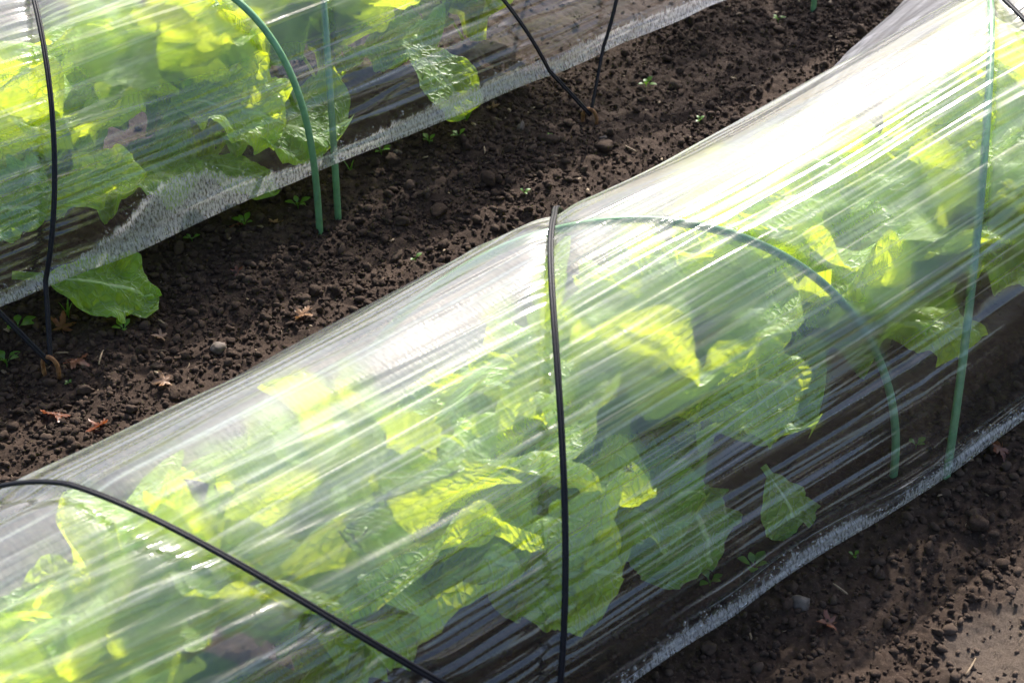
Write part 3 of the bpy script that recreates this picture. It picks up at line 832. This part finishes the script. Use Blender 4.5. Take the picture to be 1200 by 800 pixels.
for k, (px, py, sz, mt, lab) in enumerate([
    (355, 365, .022, M_TAN, 'tan maple leaf lying by the crest of the foreground tunnel, lightest of the maple leaves'),
    (88, 422, .020, M_MAPLE, 'dark red maple leaf right of the left peg'),
    (73, 386, .019, M_MAPLE, 'red maple leaf in shade under the leaf that pokes out'),
    (65, 480, .022, M_MAPLE, 'red maple leaf among large clods, lower left of the path'),
    (118, 498, .018, M_MAPLE, 'red maple leaf touching the left end of the foreground crest'),
    (189, 396, .011, M_TAN, 'small orange curled leaf alone in the middle of the path'),
    (193, 448, .015, M_TAN, 'flat tan leaf bit near the foreground crest at left'),
    (278, 268, .017, M_MAPLE, 'brown leaf standing under the wet hem beside a seedling'),
    (322, 265, .012, M_TAN, 'orange leaf bit between hem seedlings and the bending hoop foot'),
    (146, 318, .017, M_TAN, 'brown maple leaf behind the leaf that pokes out'),
    (278, 325, .010, M_MAPLE, 'small red leaf bit on the path below the wide wet hem'),
    (577, 134, .012, M_TAN, 'orange brown leaf bit at the hem left of the V of cords'),
    (1170, 532, .018, M_MAPLE, 'dark red leaf at the right edge outside the front hem'),
    (972, 730, .014, M_MAPLE, 'dark curled leaf among clods near the lower right'),
]):
    maple(px, py, sz, lab, 300 + k, mt)

def straw(px, py, L, ang, label, seed):
    rng = np.random.default_rng(seed); p = at_z(px, py); z = gz(p[0], p[1])
    s = np.linspace(-.5, .5, 7); c = rng.uniform(-.2, .2)
    P = np.stack([L * s * math.cos(ang) - c * L * s * s * math.sin(ang), L * s * math.sin(ang) + c * L * s * s * math.cos(ang), .006 + L * rng.uniform(-.2, .3) * s], -1)
    V, Q, T = tube_np(P, np.array([.7, 1, 1.1, 1, 1.1, .9, .5]) * .0011, 7)
    o = link('straw_piece', mesh_np('straw_piece', V, Q, T), M_STRAW); o.location = (p[0], p[1], z)
    tag(o, label, 'straw', 'bits of straw on the soil')

for k, a in enumerate([
    (583, 146, .018, 1.4, 'pale straw bit by the hem left of the V of cords'),
    (568, 187, .014, .9, 'whitish straw bit on the path below the tall grass blade'),
    (739, 170, .020, 1.9, 'thin straw on the path below the V of cords'),
    (652, 185, .010, 2.4, 'short pale straw near the crest of the foreground tunnel'),
    (118, 422, .024, .8, 'straw lying right of the dark red maple leaf'),
    (190, 380, .012, 1.7, 'short straw above the small orange curled leaf'),
    (72, 413, .018, 2.3, 'straw beside the left peg'),
    (880, 740, .014, .9, 'straw bit on the soil below the front hem'),
    (985, 687, .020, 1.6, 'thin dark straw on the soil outside the front hem'),
    (1140, 770, .030, .3, 'twig like straw on the dry pale patch'),
]): straw(*a[:4], a[4], 900 + k)

# fine plant fibres and crumbs of old leaf lying in the soil
fv = []; ff = []; fo = 0
for k in range(420):
    x = random.uniform(.7, 2.6); y = random.uniform(1.45, 1.95) if random.random() < .7 else random.uniform(.55, 1.0)
    z = gz(x, y) + random.uniform(.002, .007); L = random.uniform(.003, .012); a = random.uniform(0, 6.3)
    d = np.array([math.cos(a), math.sin(a), random.uniform(-.5, .5)]) * L
    w_ = random.uniform(.25, .5) * .001 if random.random() < .7 else L * .3
    c = np.array([x, y, z]); mid = c + np.array([-d[1], d[0], 0]) * random.uniform(-.2, .2)
    q = [c - d / 2, mid, c + d / 2]
    tv, tq, tt = tube_np(np.array(q), np.array([.6, 1., .5]) * w_, 5)
    tv[:, 2] = z + (tv[:, 2] - z) * (.35 if w_ > .0006 else 1)
    fv.append(tv); ff.append((tq + fo, tt + fo)); fo += len(tv)
tag(link('soil_litter', mesh_np('soil_litter', np.concatenate(fv), np.concatenate([q[0] for q in ff]), np.concatenate([q[1] for q in ff])), M_STRAW), 'fine pale plant fibres strewn through the soil', 'litter', kind='stuff')

sb, sf = clod_bases(3, 4, 800)
for k, (px, py, r, lab) in enumerate([
    (258, 408, .011, 'tan stone in the middle of the path'),
    (466, 187, .007, 'small grey pebble at the hem left of the grass blade'),
    (706, 161, .006, 'pale flat pebble below the V of cords'),
    (611, 153, .009, 'brown stone on the path left of the V of cords'),
    (940, 706, .011, 'large angular stone on the soil below the front hem'),
]):
    p = at_z(px, py)
    o = link('stone', mesh_np('stone', sb[k % 4] * r, None, sf), M_STONE); o.location = (p[0], p[1], gz(p[0], p[1]) + r * .35)
    o.rotation_euler = (.3 * k, .2, 1.3 * k); tag(o, lab, 'stone', 'small stones on the soil')

# ------------------------------------------------------------------ camera, light, world
cam = bpy.data.cameras.new('camera'); co = bpy.data.objects.new('camera', cam); COL.objects.link(co)
co.location = (0, 0, CAM_H); co.rotation_euler = (math.pi / 2 - PITCH, 0, YAW)
cam.sensor_width = 36.; cam.lens = FPX * 36 / 1200; cam.clip_start = .05; cam.clip_end = 1000
cam.dof.use_dof = True; cam.dof.focus_distance = 2.35; cam.dof.aperture_fstop = 11.
SC.camera = co

SUN_EL = R(40.); SUN_AZ = R(15.)          # azimuth right of the view direction
fwd = _F * math.cos(SUN_AZ) + _R * math.sin(SUN_AZ)
sd = Vector((fwd[0] * math.cos(SUN_EL), fwd[1] * math.cos(SUN_EL), math.sin(SUN_EL)))
sl = bpy.data.lights.new('sun', 'SUN'); sl.energy = 5.; sl.angle = R(.53); sl.color = (1., .95, .87)
so = bpy.data.objects.new('sun', sl); COL.objects.link(so); so.rotation_euler = sd.to_track_quat('Z', 'Y').to_euler()
wd = bpy.data.worlds.new('World'); SC.world = wd; wd.use_nodes = True
nt = wd.node_tree; bg = nt.nodes['Background']
sky = nt.nodes.new('ShaderNodeTexSky'); sky.sky_type = 'NISHITA'; sky.sun_disc = False
sky.sun_elevation = SUN_EL; sky.sun_rotation = math.atan2(fwd[0], fwd[1])
sky.air_density = 1.; sky.dust_density = 2.5; sky.ozone_density = 1.
nt.links.new(sky.outputs[0], bg.inputs[0]); bg.inputs[1].default_value = .15

vs = SC.view_settings; vs.view_transform = 'Standard'; vs.look = 'None'; vs.exposure = .84; vs.gamma = 1.; vs.use_curve_mapping = False
cy = SC.cycles
cy.max_bounces = 6; cy.diffuse_bounces = 3; cy.glossy_bounces = 2; cy.transmission_bounces = 3; cy.transparent_max_bounces = 10
cy.use_adaptive_sampling = True; cy.adaptive_threshold = .03
cy.caustics_reflective = False; cy.caustics_refractive = False; cy.sample_clamp_indirect = 6.
cy.use_denoising = True; cy.denoiser = 'OPENIMAGEDENOISE'
